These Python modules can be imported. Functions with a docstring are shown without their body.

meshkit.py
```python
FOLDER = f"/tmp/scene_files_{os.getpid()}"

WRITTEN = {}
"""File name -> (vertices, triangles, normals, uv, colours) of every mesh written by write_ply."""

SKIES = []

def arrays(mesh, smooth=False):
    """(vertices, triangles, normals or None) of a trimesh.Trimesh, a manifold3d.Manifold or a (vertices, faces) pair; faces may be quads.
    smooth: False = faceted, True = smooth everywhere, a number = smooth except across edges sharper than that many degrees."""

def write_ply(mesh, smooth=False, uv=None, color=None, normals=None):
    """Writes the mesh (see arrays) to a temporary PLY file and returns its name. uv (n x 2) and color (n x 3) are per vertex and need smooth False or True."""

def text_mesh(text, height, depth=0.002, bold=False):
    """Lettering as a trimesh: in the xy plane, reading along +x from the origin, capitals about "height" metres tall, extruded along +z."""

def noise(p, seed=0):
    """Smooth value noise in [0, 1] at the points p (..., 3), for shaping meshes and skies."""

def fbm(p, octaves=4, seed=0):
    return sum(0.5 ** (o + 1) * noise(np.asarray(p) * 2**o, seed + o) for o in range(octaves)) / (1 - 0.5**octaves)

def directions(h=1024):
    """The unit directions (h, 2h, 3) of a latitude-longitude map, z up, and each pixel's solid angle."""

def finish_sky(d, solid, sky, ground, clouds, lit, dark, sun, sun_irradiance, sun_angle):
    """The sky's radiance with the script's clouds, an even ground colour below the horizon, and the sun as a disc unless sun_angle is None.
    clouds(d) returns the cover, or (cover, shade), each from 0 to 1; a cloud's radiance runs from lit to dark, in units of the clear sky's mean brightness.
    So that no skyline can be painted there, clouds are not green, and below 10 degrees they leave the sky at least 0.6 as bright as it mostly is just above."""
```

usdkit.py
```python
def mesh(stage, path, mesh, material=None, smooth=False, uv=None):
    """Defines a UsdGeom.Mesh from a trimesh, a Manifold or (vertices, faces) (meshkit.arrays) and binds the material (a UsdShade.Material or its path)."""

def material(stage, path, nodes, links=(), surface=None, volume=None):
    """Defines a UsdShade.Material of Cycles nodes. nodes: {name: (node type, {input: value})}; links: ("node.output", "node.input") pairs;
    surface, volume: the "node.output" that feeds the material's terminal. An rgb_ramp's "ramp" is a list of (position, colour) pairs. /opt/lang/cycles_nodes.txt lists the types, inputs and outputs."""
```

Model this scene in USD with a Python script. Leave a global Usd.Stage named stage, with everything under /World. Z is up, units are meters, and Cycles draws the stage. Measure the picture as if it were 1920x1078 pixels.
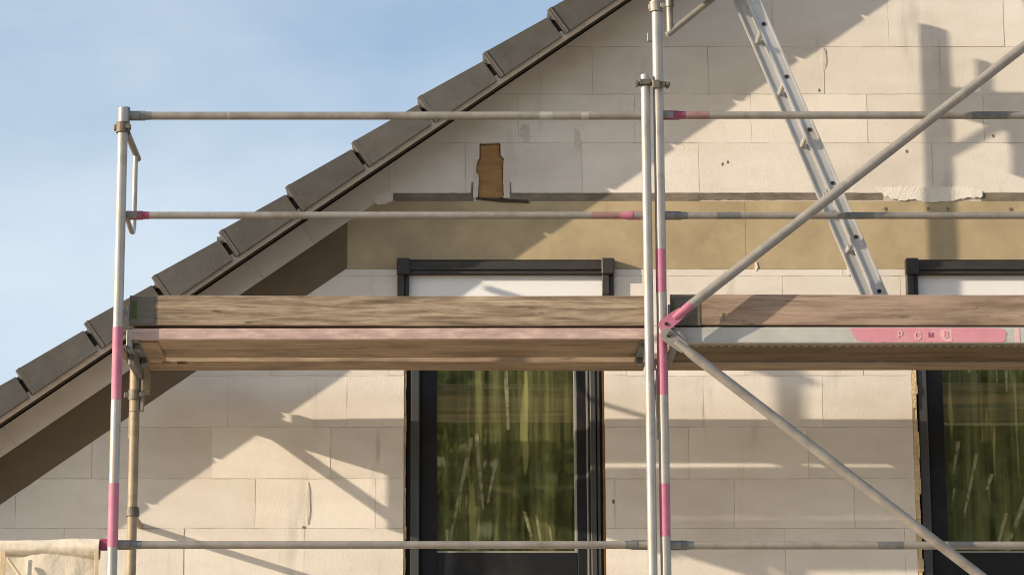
import math, random
import numpy as np, trimesh, usdkit, meshkit
from pxr import Usd, UsdGeom, UsdLux, UsdShade, Gf, Sdf
from shapely.geometry import Polygon, box as sbox, LineString
from shapely.ops import unary_union
from shapely import affinity

stage = Usd.Stage.CreateInMemory()
UsdGeom.SetStageUpAxis(stage, UsdGeom.Tokens.z)
UsdGeom.SetStageMetersPerUnit(stage, 1.0)
UsdGeom.Xform.Define(stage, '/World')
UsdGeom.Scope.Define(stage, '/World/Looks')
rng = random.Random(7)

# ------------------------------------------------------------------ camera
F_PX, CX, CY = 5583.0, 835.0, 539.0          # focal length and principal point in 1920 px picture
PITCH = math.radians(12.73)
CAM_D, CAM_H = 13.83, 1.6
cam = UsdGeom.Camera.Define(stage, '/World/camera')
cam.CreateHorizontalApertureAttr(36.0)
cam.CreateVerticalApertureAttr(36.0 * 574 / 1024)
cam.CreateFocalLengthAttr(F_PX / 1920 * 36.0)
cam.CreateHorizontalApertureOffsetAttr((960 - CX) / 1920 * 36.0)
cam.CreateClippingRangeAttr(Gf.Vec2f(0.1, 5000))
cam.CreateExposureAttr(0.90)
cam.AddTranslateOp().Set(Gf.Vec3d(0, -CAM_D, CAM_H))
cam.AddRotateXOp().Set(90 + math.degrees(PITCH))

# ------------------------------------------------------------------ sky and sun
SUN = np.array([-3.15, -1.0, 0.967]); SUN /= np.linalg.norm(SUN)
ELEV, ROT = math.asin(SUN[2]), math.atan2(SUN[0], SUN[1])
usdkit.material(stage, '/World/Looks/sky_look', {
    'tc': ('texture_coordinate', {}),
    'map': ('mapping', {'scale': (1.6, 1.6, 3.4), 'location': (0.35, 0.0, 0.2)}),
    'n': ('noise_texture', {'scale': 1.7, 'detail': 6.0, 'roughness': 0.56}),
    'r': ('rgb_ramp', {'ramp': [(0.34, (0.08, 0.08, 0.08)), (0.66, (0.8, 0.8, 0.8))]}),
    'sky': ('sky_texture', {'sky_type': 'single_scattering', 'sun_disc': False, 'sun_elevation': ELEV, 'sun_rotation': ROT,
                            'altitude': 100.0, 'air_density': 1.0, 'aerosol_density': 1.3, 'ozone_density': 1.2}),
    'mix': ('mix_color', {'b': (4.0, 4.35, 4.75), 'use_clamp': False}),
    'bg': ('background_shader', {'strength': 0.11}),
}, [('tc.generated', 'map.vector'), ('map.vector', 'n.vector'), ('n.fac', 'r.fac'), ('r.color', 'mix.fac'), ('sky.color', 'mix.a'),
    ('mix.result', 'bg.color')], surface='bg.background')
dome = UsdLux.DomeLight.Define(stage, '/World/sky')
UsdShade.MaterialBindingAPI.Apply(dome.GetPrim()).Bind(UsdShade.Material.Get(stage, '/World/Looks/sky_look'))
dome.GetPrim().SetCustomDataByKey('kind', 'structure')
sun = UsdLux.DistantLight.Define(stage, '/World/sun')
sun.CreateIntensityAttr(0.98); sun.CreateAngleAttr(0.5); sun.CreateNormalizeAttr(True) if hasattr(sun, 'CreateNormalizeAttr') else None
UsdLux.LightAPI(sun.GetPrim()).CreateNormalizeAttr(True)
sun.CreateColorAttr(Gf.Vec3f(1.0, 0.83, 0.62))
zq = SUN
xq = np.cross([0, 0, 1.0], zq); xq /= np.linalg.norm(xq); yq = np.cross(zq, xq)
M = Gf.Matrix4d(*[float(v) for row in (list(xq) + [0], list(yq) + [0], list(zq) + [0], [0, 0, 30, 1]) for v in row])
sun.AddTransformOp().Set(M)

# ------------------------------------------------------------------ helpers
def at(px, py, Y):
    """World point on the upright plane y = Y that this photograph position shows."""
    c, s = math.cos(PITCH), math.sin(PITCH)
    a, b = (px - CX) / F_PX, (py - CY) / F_PX
    d = np.array([a, c + b * s, s - b * c])
    t = (Y + CAM_D) / d[1]
    return np.array([0, -CAM_D, CAM_H]) + t * d
def zat(py, Y): return at(CX, py, Y)[2]
def xat(px, py, Y): return at(px, py, Y)[0]

used = {}
def prim_path(name, parent):
    base = parent.GetPath().pathString if parent is not None else '/World'
    k = used.get((base, name), 0); used[(base, name)] = k + 1
    return f'{base}/{name}' + (f'_{k:03d}' if k else '')
def tag(p, label=None, cat=None, group=None, kind=None):
    for k, v in (('label', label), ('category', cat), ('group', group), ('kind', kind)):
        if v: p.SetCustomDataByKey(k, v)
    return p
def obj(name, mesh, mat, parent=None, smooth=False, label=None, kind=None):
    if isinstance(mesh, list): mesh = trimesh.util.concatenate(mesh)
    p = usdkit.mesh(stage, prim_path(name, parent), mesh, MAT[mat], smooth).GetPrim()
    return tag(p, label, None, None, kind)
def thing(name, label, cat, group=None, loc=None):
    x = UsdGeom.Xform.Define(stage, prim_path(name, None))
    if loc is not None: x.AddTranslateOp().Set(Gf.Vec3d(*map(float, loc)))
    return tag(x.GetPrim(), label, cat, group)
def bx(x0, x1, y0, y1, z0, z1, bev=0.0):
    if bev <= 0:
        m = trimesh.creation.box((x1 - x0, y1 - y0, z1 - z0))
        m.apply_translation(((x0 + x1) / 2, (y0 + y1) / 2, (z0 + z1) / 2)); return m
    pts = []
    for sx in (0, 1):
        for sy in (0, 1):
            for sz in (0, 1):
                X, Yy, Z = (x1 if sx else x0), (y1 if sy else y0), (z1 if sz else z0)
                dx, dy, dz = (-bev if sx else bev), (-bev if sy else bev), (-bev if sz else bev)
                pts += [(X, Yy + dy, Z + dz), (X + dx, Yy, Z + dz), (X + dx, Yy + dy, Z)]
    return trimesh.convex.convex_hull(np.array(pts))
def tube(a, b, r, n=20, r2=None, cap=0.0015):
    a, b = np.asarray(a, float), np.asarray(b, float)
    L = np.linalg.norm(b - a)
    r2 = r if r2 is None else r2
    prof = np.array([(0, 0), (r - cap, 0), (r, cap), (r2, L - cap), (r2 - cap, L), (0, L)])
    m = trimesh.creation.revolve(prof, sections=n)
    m.apply_transform(trimesh.geometry.align_vectors([0, 0, 1], (b - a) / L)); m.apply_translation(a)
    return m
def pipe_path(pts, r, n=14):
    """A bent round bar through points."""
    pts = np.asarray(pts, float); V, Fc = [], []
    T = np.gradient(pts, axis=0); T /= np.linalg.norm(T, axis=1)[:, None]
    ref = np.array([1.0, 0.13, 0.07])
    for i, (p, t) in enumerate(zip(pts, T)):
        u = np.cross(t, ref); u /= np.linalg.norm(u); w = np.cross(t, u)
        for k in range(n):
            an = 2 * math.pi * k / n; V.append(p + r * (math.cos(an) * u + math.sin(an) * w))
    for i in range(len(pts) - 1):
        for k in range(n):
            a, b = i * n + k, i * n + (k + 1) % n
            Fc += [(a, b, b + n), (a, b + n, a + n)]
    c0, c1 = len(V), len(V) + 1; V += [pts[0], pts[-1]]
    for k in range(n):
        Fc += [(c0, (k + 1) % n, k), (c1, (len(pts) - 1) * n + k, (len(pts) - 1) * n + (k + 1) % n)]
    m = trimesh.Trimesh(V, Fc, process=False); m.fix_normals(); return m
def slab(poly, yf, depth):
    """Polygon in the X-Z plane, front face at y = yf, going back by depth."""
    out = []
    for g in getattr(poly, 'geoms', [poly]):
        if g.is_empty or g.area < 1e-6 or g.geom_type != 'Polygon': continue
        m = trimesh.creation.extrude_polygon(g, depth, engine='earcut')
        v = m.vertices.copy(); m.vertices = np.stack([v[:, 0], yf + depth - v[:, 2], v[:, 1]], 1); out.append(m)
    return trimesh.util.concatenate(out) if out else None

# ------------------------------------------------------------------ materials
MAT = {}
def mat(name, nodes, links, surface='p.BSDF'):
    MAT[name] = usdkit.material(stage, '/World/Looks/' + name, nodes, links, surface=surface)
def simple(name, col, rough=0.6, metal=0.0, var=0.12, scale=9.0, bump=0.15, stretch=(1, 1, 1), spec=0.5, rand=0.0, detail=6.0, dirt=None, dirt_scale=3.0, bdist=0.004):
    """Base colour with mottling, per-piece variation, dirt patches and a fine bump."""
    c = np.array(col)
    nodes = {'g': ('geometry', {}), 'm': ('mapping', {'scale': stretch}), 'n': ('noise_texture', {'scale': scale, 'detail': detail, 'roughness': 0.6}),
             'r': ('rgb_ramp', {'ramp': [(0.28, tuple(c * (1 - var))), (0.5, tuple(c)), (0.74, tuple(np.minimum(c * (1 + var), 1)))]}),
             'p': ('principled_bsdf', {'roughness': rough, 'metallic': metal, 'specular_ior_level': spec}),
             'n2': ('noise_texture', {'scale': scale * 7, 'detail': 4.0}), 'b': ('bump', {'strength': bump, 'distance': bdist})}
    links = [('g.position', 'm.vector'), ('m.vector', 'n.vector'), ('m.vector', 'n2.vector'), ('n.fac', 'r.fac'), ('n2.fac', 'b.height'), ('b.normal', 'p.normal')]
    last = 'r.color'
    if rand > 0:
        nodes.update({'oi': ('object_info', {}), 'mr': ('map_range', {'from_min': 0.0, 'from_max': 1.0, 'to_min': 1 - rand, 'to_max': 1 + rand}),
                      'h': ('hsv', {'saturation': 1.0})})
        links += [('oi.random', 'mr.value'), ('mr.result', 'h.value'), (last, 'h.color')]; last = 'h.color'
    if dirt is not None:
        nodes.update({'n3': ('noise_texture', {'scale': dirt_scale, 'detail': 8.0, 'roughness': 0.65}),
                      'r3': ('rgb_ramp', {'ramp': [(0.54, (0, 0, 0)), (0.72, (0.75, 0.75, 0.75))]}), 'mx': ('mix_color', {'b': dirt})})
        links += [('m.vector', 'n3.vector'), ('n3.fac', 'r3.fac'), ('r3.color', 'mx.fac'), (last, 'mx.a')]; last = 'mx.result'
    links.append((last, 'p.base_color'))
    mat(name, nodes, links)

# aerated concrete blocks: pale, fine pitting, trowel streaks, grey smears
mat('block', {
    'g': ('geometry', {}), 'oi': ('object_info', {}),
    'n': ('noise_texture', {'scale': 2.2, 'detail': 8.0, 'roughness': 0.62}),
    'r': ('rgb_ramp', {'ramp': [(0.25, (0.665, 0.612, 0.55)), (0.5, (0.735, 0.693, 0.635)), (0.75, (0.775, 0.74, 0.685))]}),
    'mr': ('map_range', {'to_min': 0.92, 'to_max': 1.045}), 'h': ('hsv', {}),
    'ms': ('mapping', {'scale': (5.5, 1.0, 0.9)}), 'ns': ('noise_texture', {'scale': 1.15, 'detail': 6.0, 'roughness': 0.6}),
    'rs': ('rgb_ramp', {'ramp': [(0.60, (0, 0, 0)), (0.74, (0.62, 0.62, 0.62))]}), 'mx': ('mix_color', {'b': (0.46, 0.425, 0.385)}),
    'ms2': ('mapping', {'scale': (1.4, 1.0, 4.0)}), 'ns2': ('noise_texture', {'scale': 3.0, 'detail': 5.0}),
    'rs2': ('rgb_ramp', {'ramp': [(0.42, (1, 1, 1)), (0.62, (0.93, 0.92, 0.905))]}), 'mx2': ('mix_color', {'blend_type': 'multiply', 'fac': 0.6}),
    'v': ('noise_texture', {'scale': 150.0, 'detail': 3.0}), 'b': ('bump', {'strength': 0.35, 'distance': 0.003}),
    'nb': ('noise_texture', {'scale': 11.0, 'detail': 8.0, 'roughness': 0.65}), 'b2': ('bump', {'strength': 0.22, 'distance': 0.006}),
    'p': ('principled_bsdf', {'roughness': 0.92, 'specular_ior_level': 0.15})},
    [('g.position', 'n.vector'), ('n.fac', 'r.fac'), ('oi.random', 'mr.value'), ('mr.result', 'h.value'), ('r.color', 'h.color'),
     ('g.position', 'ms.vector'), ('ms.vector', 'ns.vector'), ('ns.fac', 'rs.fac'), ('rs.color', 'mx.fac'), ('h.color', 'mx.a'),
     ('g.position', 'ms2.vector'), ('ms2.vector', 'ns2.vector'), ('ns2.fac', 'rs2.fac'), ('mx.result', 'mx2.a'), ('rs2.color', 'mx2.b'), ('mx2.result', 'p.base_color'),
     ('g.position', 'v.vector'), ('v.fac', 'b.height'), ('g.position', 'nb.vector'), ('nb.fac', 'b2.height'), ('b.normal', 'b2.normal'), ('b2.normal', 'p.normal')])
simple('mortar', (0.55, 0.50, 0.435), 0.95, var=0.2, scale=6, spec=0.1, bump=0.3)
simple('mortar_pale', (0.60, 0.56, 0.505), 0.95, var=0.1, scale=12, spec=0.1, bump=0.3)
simple('mortar_white', (0.74, 0.70, 0.645), 0.95, var=0.08, scale=14, spec=0.1, bump=0.4, bdist=0.006)
simple('concrete', (0.41, 0.335, 0.215), 0.9, var=0.2, scale=4.0, spec=0.15, bump=0.2, rand=0.04, dirt=(0.32, 0.26, 0.17), dirt_scale=2.2)
simple('dark_concrete', (0.155, 0.118, 0.078), 0.9, var=0.18, scale=2.2, spec=0.15, bump=0.2)
simple('bitumen', (0.19, 0.165, 0.13), 0.85, var=0.35, scale=9, stretch=(1, 1, 3), bump=0.5, spec=0.2)
simple('tile', (0.074, 0.0705, 0.066), 0.72, var=0.22, scale=6, rand=0.12, bump=0.3, dirt=(0.11, 0.088, 0.066), dirt_scale=4.0, spec=0.35)
simple('tile_dark', (0.05, 0.046, 0.042), 0.8, var=0.2, scale=6)
simple('lath', (0.56, 0.49, 0.41), 0.85, var=0.15, scale=5, stretch=(2, 2, 9))
simple('dark_wood_and_shade', (0.045, 0.033, 0.022), 0.9, var=0.3, scale=7)  # near-black wood, doubles as painted shade in the verge and deck gaps
simple('galvanised', (0.235, 0.222, 0.205), 0.48, metal=0.15, var=0.22, scale=11, bump=0.12, dirt=(0.13, 0.115, 0.095), dirt_scale=6.0)
simple('galvanised_bright', (0.335, 0.325, 0.305), 0.42, metal=0.2, var=0.14, scale=9, bump=0.1, dirt=(0.20, 0.185, 0.165), dirt_scale=8.0)
simple('old_tube', (0.27, 0.22, 0.155), 0.6, metal=0.15, var=0.25, scale=12, bump=0.2, dirt=(0.17, 0.12, 0.06), dirt_scale=9.0)
simple('coupler_steel', (0.13, 0.12, 0.10), 0.6, metal=0.5, var=0.35, scale=25, bump=0.4, dirt=(0.12, 0.07, 0.035), dirt_scale=20.0)
simple('fitting_steel', (0.17, 0.18, 0.18), 0.5, metal=0.5, var=0.25, scale=25, bump=0.25)
simple('galvanised_rail', (0.46, 0.465, 0.445), 0.5, metal=0.15, var=0.12, scale=8, bump=0.1, dirt=(0.40, 0.40, 0.38), dirt_scale=6.0)
simple('shade_grey', (0.125, 0.115, 0.098), 0.85, var=0.25, scale=9, stretch=(1, 4, 4), bump=0.3)  # weathered grey, darkened to paint in the post shadows
simple('pink_paint', (0.40, 0.135, 0.215), 0.6, var=0.13, scale=14, bump=0.15, dirt=(0.34, 0.20, 0.21), dirt_scale=14.0, spec=0.4)
simple('magenta_paint', (0.24, 0.045, 0.10), 0.5, var=0.2, scale=20, bump=0.15, dirt=(0.45, 0.2, 0.25), dirt_scale=16.0)
simple('faded_pink', (0.42, 0.305, 0.28), 0.75, var=0.28, scale=6, stretch=(1.5, 6, 6), bump=0.2, dirt=(0.57, 0.47, 0.41), dirt_scale=6.0)
simple('dull_pink', (0.235, 0.135, 0.13), 0.6, var=0.2, scale=15)
simple('label_pink', (0.56, 0.245, 0.30), 0.6, var=0.07, scale=10, bump=0.05, dirt=(0.56, 0.35, 0.36), dirt_scale=9.0)
simple('label_white', (0.64, 0.40, 0.42), 0.7, var=0.1, scale=40)
simple('label_dark', (0.30, 0.09, 0.15), 0.7, var=0.3, scale=60)
simple('aluminium', (0.50, 0.50, 0.495), 0.42, metal=0.45, var=0.08, scale=8, stretch=(1, 1, 1), bump=0.06, dirt=(0.47, 0.44, 0.40), dirt_scale=5.0)
simple('black_hole', (0.012, 0.011, 0.01), 0.9, var=0.1)
simple('anthracite', (0.010, 0.011, 0.014), 0.5, var=0.2, scale=5, bump=0.05, dirt=(0.03, 0.029, 0.027), dirt_scale=4.0, spec=0.3)
simple('guide_rail', (0.055, 0.057, 0.06), 0.55, metal=0.2, var=0.15, scale=6)
simple('bead_highlight', (0.30, 0.29, 0.26), 0.45, metal=0.2, var=0.1)  # pale tone paints in the highlight along the glazing bead
simple('shutter_white', (0.80, 0.81, 0.82), 0.6, var=0.03, scale=3, bump=0.05)
simple('shutter_frame', (0.032, 0.030, 0.028), 0.6, var=0.25, scale=8, bump=0.2, dirt=(0.055, 0.052, 0.046), dirt_scale=7.0)
simple('foam', (0.60, 0.46, 0.27), 0.95, var=0.35, scale=18, bump=0.7, bdist=0.01)
simple('timber', (0.33, 0.19, 0.075), 0.85, var=0.3, scale=5, stretch=(1.2, 1.2, 5), bump=0.4)
simple('interior', (0.12, 0.11, 0.1), 0.9)
simple('plaster', (0.55, 0.52, 0.48), 0.9)
simple('tarp', (0.60, 0.545, 0.45), 0.75, var=0.12, scale=5, bump=0.3, bdist=0.01)
simple('tarp_brown', (0.50, 0.40, 0.26), 0.8, var=0.2, scale=6, bump=0.3)
simple('green_mark', (0.055, 0.085, 0.02), 0.8, var=0.3, scale=30)

def wood(name, dark, mid, light, knots=True, rand=0.0):
    mat(name, {
        'g': ('geometry', {}), 'oi': ('object_info', {}), 'cx': ('combine_xyz', {}), 'sc': ('math', {'math_type': 'multiply', 'value2': 13.7}),
        'ad': ('mix', {'mix_type': 'add', 'fac': 1.0}),
        'm': ('mapping', {'scale': (1.5, 24.0, 24.0)}), 'n': ('noise_texture', {'scale': 2.1, 'detail': 10.0, 'roughness': 0.7, 'distortion': 0.5}),
        'r': ('rgb_ramp', {'ramp': [(0.30, dark), (0.47, mid), (0.68, light)]}),
        'm2': ('mapping', {'scale': (1.1, 3.5, 3.5)}), 'n2': ('noise_texture', {'scale': 1.9, 'detail': 6.0, 'roughness': 0.6}),
        'r2': ('rgb_ramp', {'ramp': [(0.33, (0.62, 0.60, 0.57)), (0.55, (1, 1, 1)), (0.75, (1.12, 1.08, 1.0))]}),
        'mu': ('mix_color', {'blend_type': 'multiply', 'fac': 0.9, 'use_clamp': False}),
        'm3': ('mapping', {'scale': (3.0, 11.0, 11.0)}), 'n3': ('noise_texture', {'scale': 2.4, 'detail': 3.0}),
        'r3': ('rgb_ramp', {'ramp': [(0.66, (0, 0, 0)), (0.73, (0.7, 0.7, 0.7))]}), 'mk': ('mix_color', {'b': tuple(np.array(dark) * 0.6)}),
        'b': ('bump', {'strength': 0.45, 'distance': 0.004}), 'p': ('principled_bsdf', {'roughness': 0.85, 'specular_ior_level': 0.2})},
        [('oi.random', 'sc.value1'), ('sc.value', 'cx.x'), ('sc.value', 'cx.z'), ('g.position', 'ad.color1'), ('cx.vector', 'ad.color2'),
         ('ad.color', 'm.vector'), ('m.vector', 'n.vector'), ('n.fac', 'r.fac'), ('ad.color', 'm2.vector'), ('m2.vector', 'n2.vector'), ('n2.fac', 'r2.fac'),
         ('r.color', 'mu.a'), ('r2.color', 'mu.b'), ('ad.color', 'm3.vector'), ('m3.vector', 'n3.vector'), ('n3.fac', 'r3.fac'), ('r3.color', 'mk.fac'),
         ('mu.result', 'mk.a'), ('mk.result', 'p.base_color'), ('n.fac', 'b.height'), ('b.normal', 'p.normal')])
wood('toe_wood', (0.095, 0.072, 0.05), (0.24, 0.187, 0.135), (0.46, 0.38, 0.285))
wood('toe_wood_pink', (0.16, 0.115, 0.085), (0.30, 0.225, 0.175), (0.40, 0.31, 0.245))
wood('deck_wood', (0.16, 0.115, 0.077), (0.32, 0.24, 0.17), (0.44, 0.345, 0.25))
wood('deck_wood_dark', (0.09, 0.068, 0.042), (0.15, 0.112, 0.07), (0.20, 0.152, 0.10))

# window pane: dark clear glass with a coated reflection, a thin dusty film running down in streaks and a few wiped smears
mat('glass', {
    'g': ('geometry', {}),
    'm': ('mapping', {'scale': (13.0, 1.0, 0.45)}), 'n': ('noise_texture', {'scale': 1.6, 'detail': 8.0, 'roughness': 0.65}),
    'r': ('rgb_ramp', {'ramp': [(0.38, (0.06, 0.06, 0.06)), (0.52, (0.2, 0.2, 0.2)), (0.68, (0.5, 0.5, 0.5))]}),
    'm2': ('mapping', {'scale': (15.0, 1.0, 1.3), 'rotation': (0.0, -0.20, 0.0)}), 'n2': ('noise_texture', {'scale': 1.35, 'detail': 2.0, 'roughness': 0.4}),
    'r2': ('rgb_ramp', {'ramp': [(0.66, (0, 0, 0)), (0.71, (0.5, 0.5, 0.5)), (0.8, (0.7, 0.7, 0.7))]}),
    'fac': ('math', {'math_type': 'add', 'use_clamp': True}),
    'dust': ('diffuse_bsdf', {'color': (0.34, 0.345, 0.14)}),
    'tr': ('transparent_bsdf', {'color': (0.55, 0.62, 0.55)}),
    'mb': ('mapping', {'scale': (6.0, 1.0, 0.5)}), 'nb': ('noise_texture', {'scale': 1.2, 'detail': 2.0}), 'b': ('bump', {'strength': 0.10, 'distance': 0.004}),
    'gl': ('glossy_bsdf', {'color': (0.92, 1.0, 0.9), 'roughness': 0.02}),
    'fr': ('fresnel', {'IOR': 1.5}), 'fm': ('math', {'math_type': 'add', 'value2': 0.26, 'use_clamp': True}),
    'm1': ('mix_closure', {}), 'mo': ('mix_closure', {})},
    [('g.position', 'm.vector'), ('m.vector', 'n.vector'), ('n.fac', 'r.fac'), ('g.position', 'm2.vector'), ('m2.vector', 'n2.vector'), ('n2.fac', 'r2.fac'),
     ('r.color', 'fac.value1'), ('r2.color', 'fac.value2'), ('fac.value', 'm1.fac'), ('tr.BSDF', 'm1.closure1'), ('dust.BSDF', 'm1.closure2'),
     ('g.position', 'mb.vector'), ('mb.vector', 'nb.vector'), ('nb.fac', 'b.height'), ('b.normal', 'gl.normal'),
     ('fr.fac', 'fm.value1'), ('fm.value', 'mo.fac'), ('m1.closure', 'mo.closure1'), ('gl.BSDF', 'mo.closure2')], surface='mo.closure')
mat('streak', {'g': ('geometry', {}), 'n': ('noise_texture', {'scale': 22.0, 'detail': 4.0}), 'r': ('rgb_ramp', {'ramp': [(0.35, (0.03, 0.03, 0.03)), (0.7, (0.5, 0.5, 0.5))]}),
    't': ('transparent_bsdf', {'color': (1, 1, 1)}), 'd': ('diffuse_bsdf', {'color': (0.33, 0.33, 0.19)}), 'm': ('mix_closure', {})},
    [('g.position', 'n.vector'), ('n.fac', 'r.fac'), ('r.color', 'm.fac'), ('t.BSDF', 'm.closure1'), ('d.BSDF', 'm.closure2')], surface='m.closure')
mat('ground', {
    'g': ('geometry', {}), 'n': ('noise_texture', {'scale': 0.12, 'detail': 9.0}), 'n2': ('noise_texture', {'scale': 6.0, 'detail': 8.0}),
    'r': ('rgb_ramp', {'ramp': [(0.3, (0.24, 0.22, 0.13)), (0.48, (0.40, 0.33, 0.25)), (0.7, (0.47, 0.39, 0.30))]}),
    'b': ('bump', {'strength': 0.6, 'distance': 0.05}), 'p': ('principled_bsdf', {'roughness': 0.95})},
    [('g.position', 'n.vector'), ('n.fac', 'r.fac'), ('r.color', 'p.base_color'), ('g.position', 'n2.vector'), ('n2.fac', 'b.height'), ('b.normal', 'p.normal')])
mat('leaf', {
    'g': ('geometry', {}), 'n': ('noise_texture', {'scale': 0.9, 'detail': 3.0}),
    'r': ('rgb_ramp', {'ramp': [(0.3, (0.055, 0.072, 0.017)), (0.5, (0.10, 0.118, 0.029)), (0.72, (0.165, 0.168, 0.046))]}),
    'd': ('principled_bsdf', {'roughness': 0.6}), 't': ('translucent_bsdf', {}), 'mx': ('mix_closure', {'fac': 0.35})},
    [('g.position', 'n.vector'), ('n.fac', 'r.fac'), ('r.color', 'd.base_color'), ('r.color', 't.color'), ('d.BSDF', 'mx.closure1'), ('t.BSDF', 'mx.closure2')], surface='mx.closure')
simple('bark', (0.20, 0.16, 0.11), 0.9, var=0.35, scale=6, stretch=(3, 3, 0.6), bump=0.6)

# ------------------------------------------------------------------ ground
gm = trimesh.creation.box((1600, 1600, 0.2)); gm.apply_translation((0, 0, -0.1))
n_g = 24
obj('ground', gm, 'ground', kind='structure')

# ------------------------------------------------------------------ house
YW = 1.05
house = thing('house', 'half built white block house with gable wall, dark tiled roof and tall windows', 'house')
wl0, wl1 = at(0, 803, YW), at(1140, 31, YW)
SL = (wl1[2] - wl0[2]) / (wl1[0] - wl0[0])           # roof slope (rise over run)
def wtop(x): return wl0[2] + SL * (x - wl0[0])
XR = xat(2120, 600, YW); ZR = wtop(XR)               # ridge
XL = xat(-330, 800, YW); XE = 2 * XR - XL
wall_poly = Polygon([(XL, 0.02), (XL, wtop(XL)), (XR, ZR), (XE, wtop(XL)), (XE, 0.02)])
def wpx(x0, y0, x1, y1, Y=YW):
    """Rectangle in wall plane from photograph positions (x at mid height)."""
    ym = (y0 + y1) / 2
    return sbox(xat(x0, ym, Y), zat(y1, Y), xat(x1, ym, Y), zat(y0, Y))
ZW_TOP, ZW_BOT = zat(555, YW), zat(1125, YW)
W1 = (xat(757, 860, YW), xat(1135, 860, YW)); W2 = (xat(1714, 860, YW), xat(1714, 860, YW) + (W1[1] - W1[0]))
win1, win2 = sbox(W1[0], ZW_BOT, W1[1], ZW_TOP), sbox(W2[0], ZW_BOT, W2[1], ZW_TOP)
boxes = [wpx(745, 487, 1151, 640), None]
bw = boxes[0].bounds[2] - boxes[0].bounds[0]; bx0 = xat(1698, 520, YW)
boxes[1] = sbox(bx0, boxes[0].bounds[1], bx0 + bw, boxes[0].bounds[3])
boxes = [sbox(b.bounds[0], ZW_TOP, b.bounds[2], b.bounds[3]) for b in boxes]
openings = unary_union([win1, win2] + boxes)
hole = Polygon([at(x, y, YW)[[0, 2]] for x, y in ((898, 268), (940, 267), (948, 296), (948, 372), (892, 374), (889, 300))])
core = obj('gable_wall', slab(wall_poly.difference(openings).difference(hole), YW + 0.004, 0.30), 'mortar', house)

VS = 57 / 5463 * 14.88 * 1.0                          # upright thickness of the sloping course of cut blocks
VB = 89 / 5463 * 14.88
def band(t0, t1, xa, xb):
    return Polygon([(xa, wtop(xa) - t0), (xb, wtop(xb) - t0), (xb, wtop(xb) - t1), (xa, wtop(xa) - t1)])
XB = xat(651, 460, YW); XT = xat(737, 368, YW)
zb0, zb1 = zat(505, YW), zat(377, YW); zstrip = zat(362, YW)
# horizontal ring beam, clipped by the sloping course
slope_clip = Polygon([(XB, -5), (XB, wtop(XB) - VS), (XT + 0.4, wtop(XT + 0.4) - VS), (XT + 0.4, 30), (XE + 5, 30), (XE + 5, -5)])
ring = sbox(XB, zb0, 2 * XR - XB, zb1).intersection(slope_clip).intersection(wall_poly)
strip = sbox(XT, zb1, 2 * XR - XT, zstrip).intersection(wall_poly)
cut = band(0.0, VS, XL, XT - 0.02).intersection(wall_poly).difference(strip)
slb = band(VS, VS + VB, XL, XB).intersection(wall_poly).difference(sbox(XB, 0, 99, 99))
right_cut = affinity.scale(band(0.0, VS, XL, XT - 0.02), -1, 1, origin=(XR, 0))
right_beam = affinity.scale(band(VS, VS + VB, XL, XB), -1, 1, origin=(XR, 0)).intersection(wall_poly)
special = unary_union([ring, strip, cut, slb, right_cut, right_beam, openings])
infill = Polygon([at(x, y, YW)[[0, 2]] for x, y in ((901, 271), (936, 270), (937, 292), (943, 298), (942, 330), (944, 368), (926, 372), (897, 371), (899, 330), (893, 322), (895, 305), (901, 296))])
field = wall_poly.difference(special).difference(infill.buffer(0.004))

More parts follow.
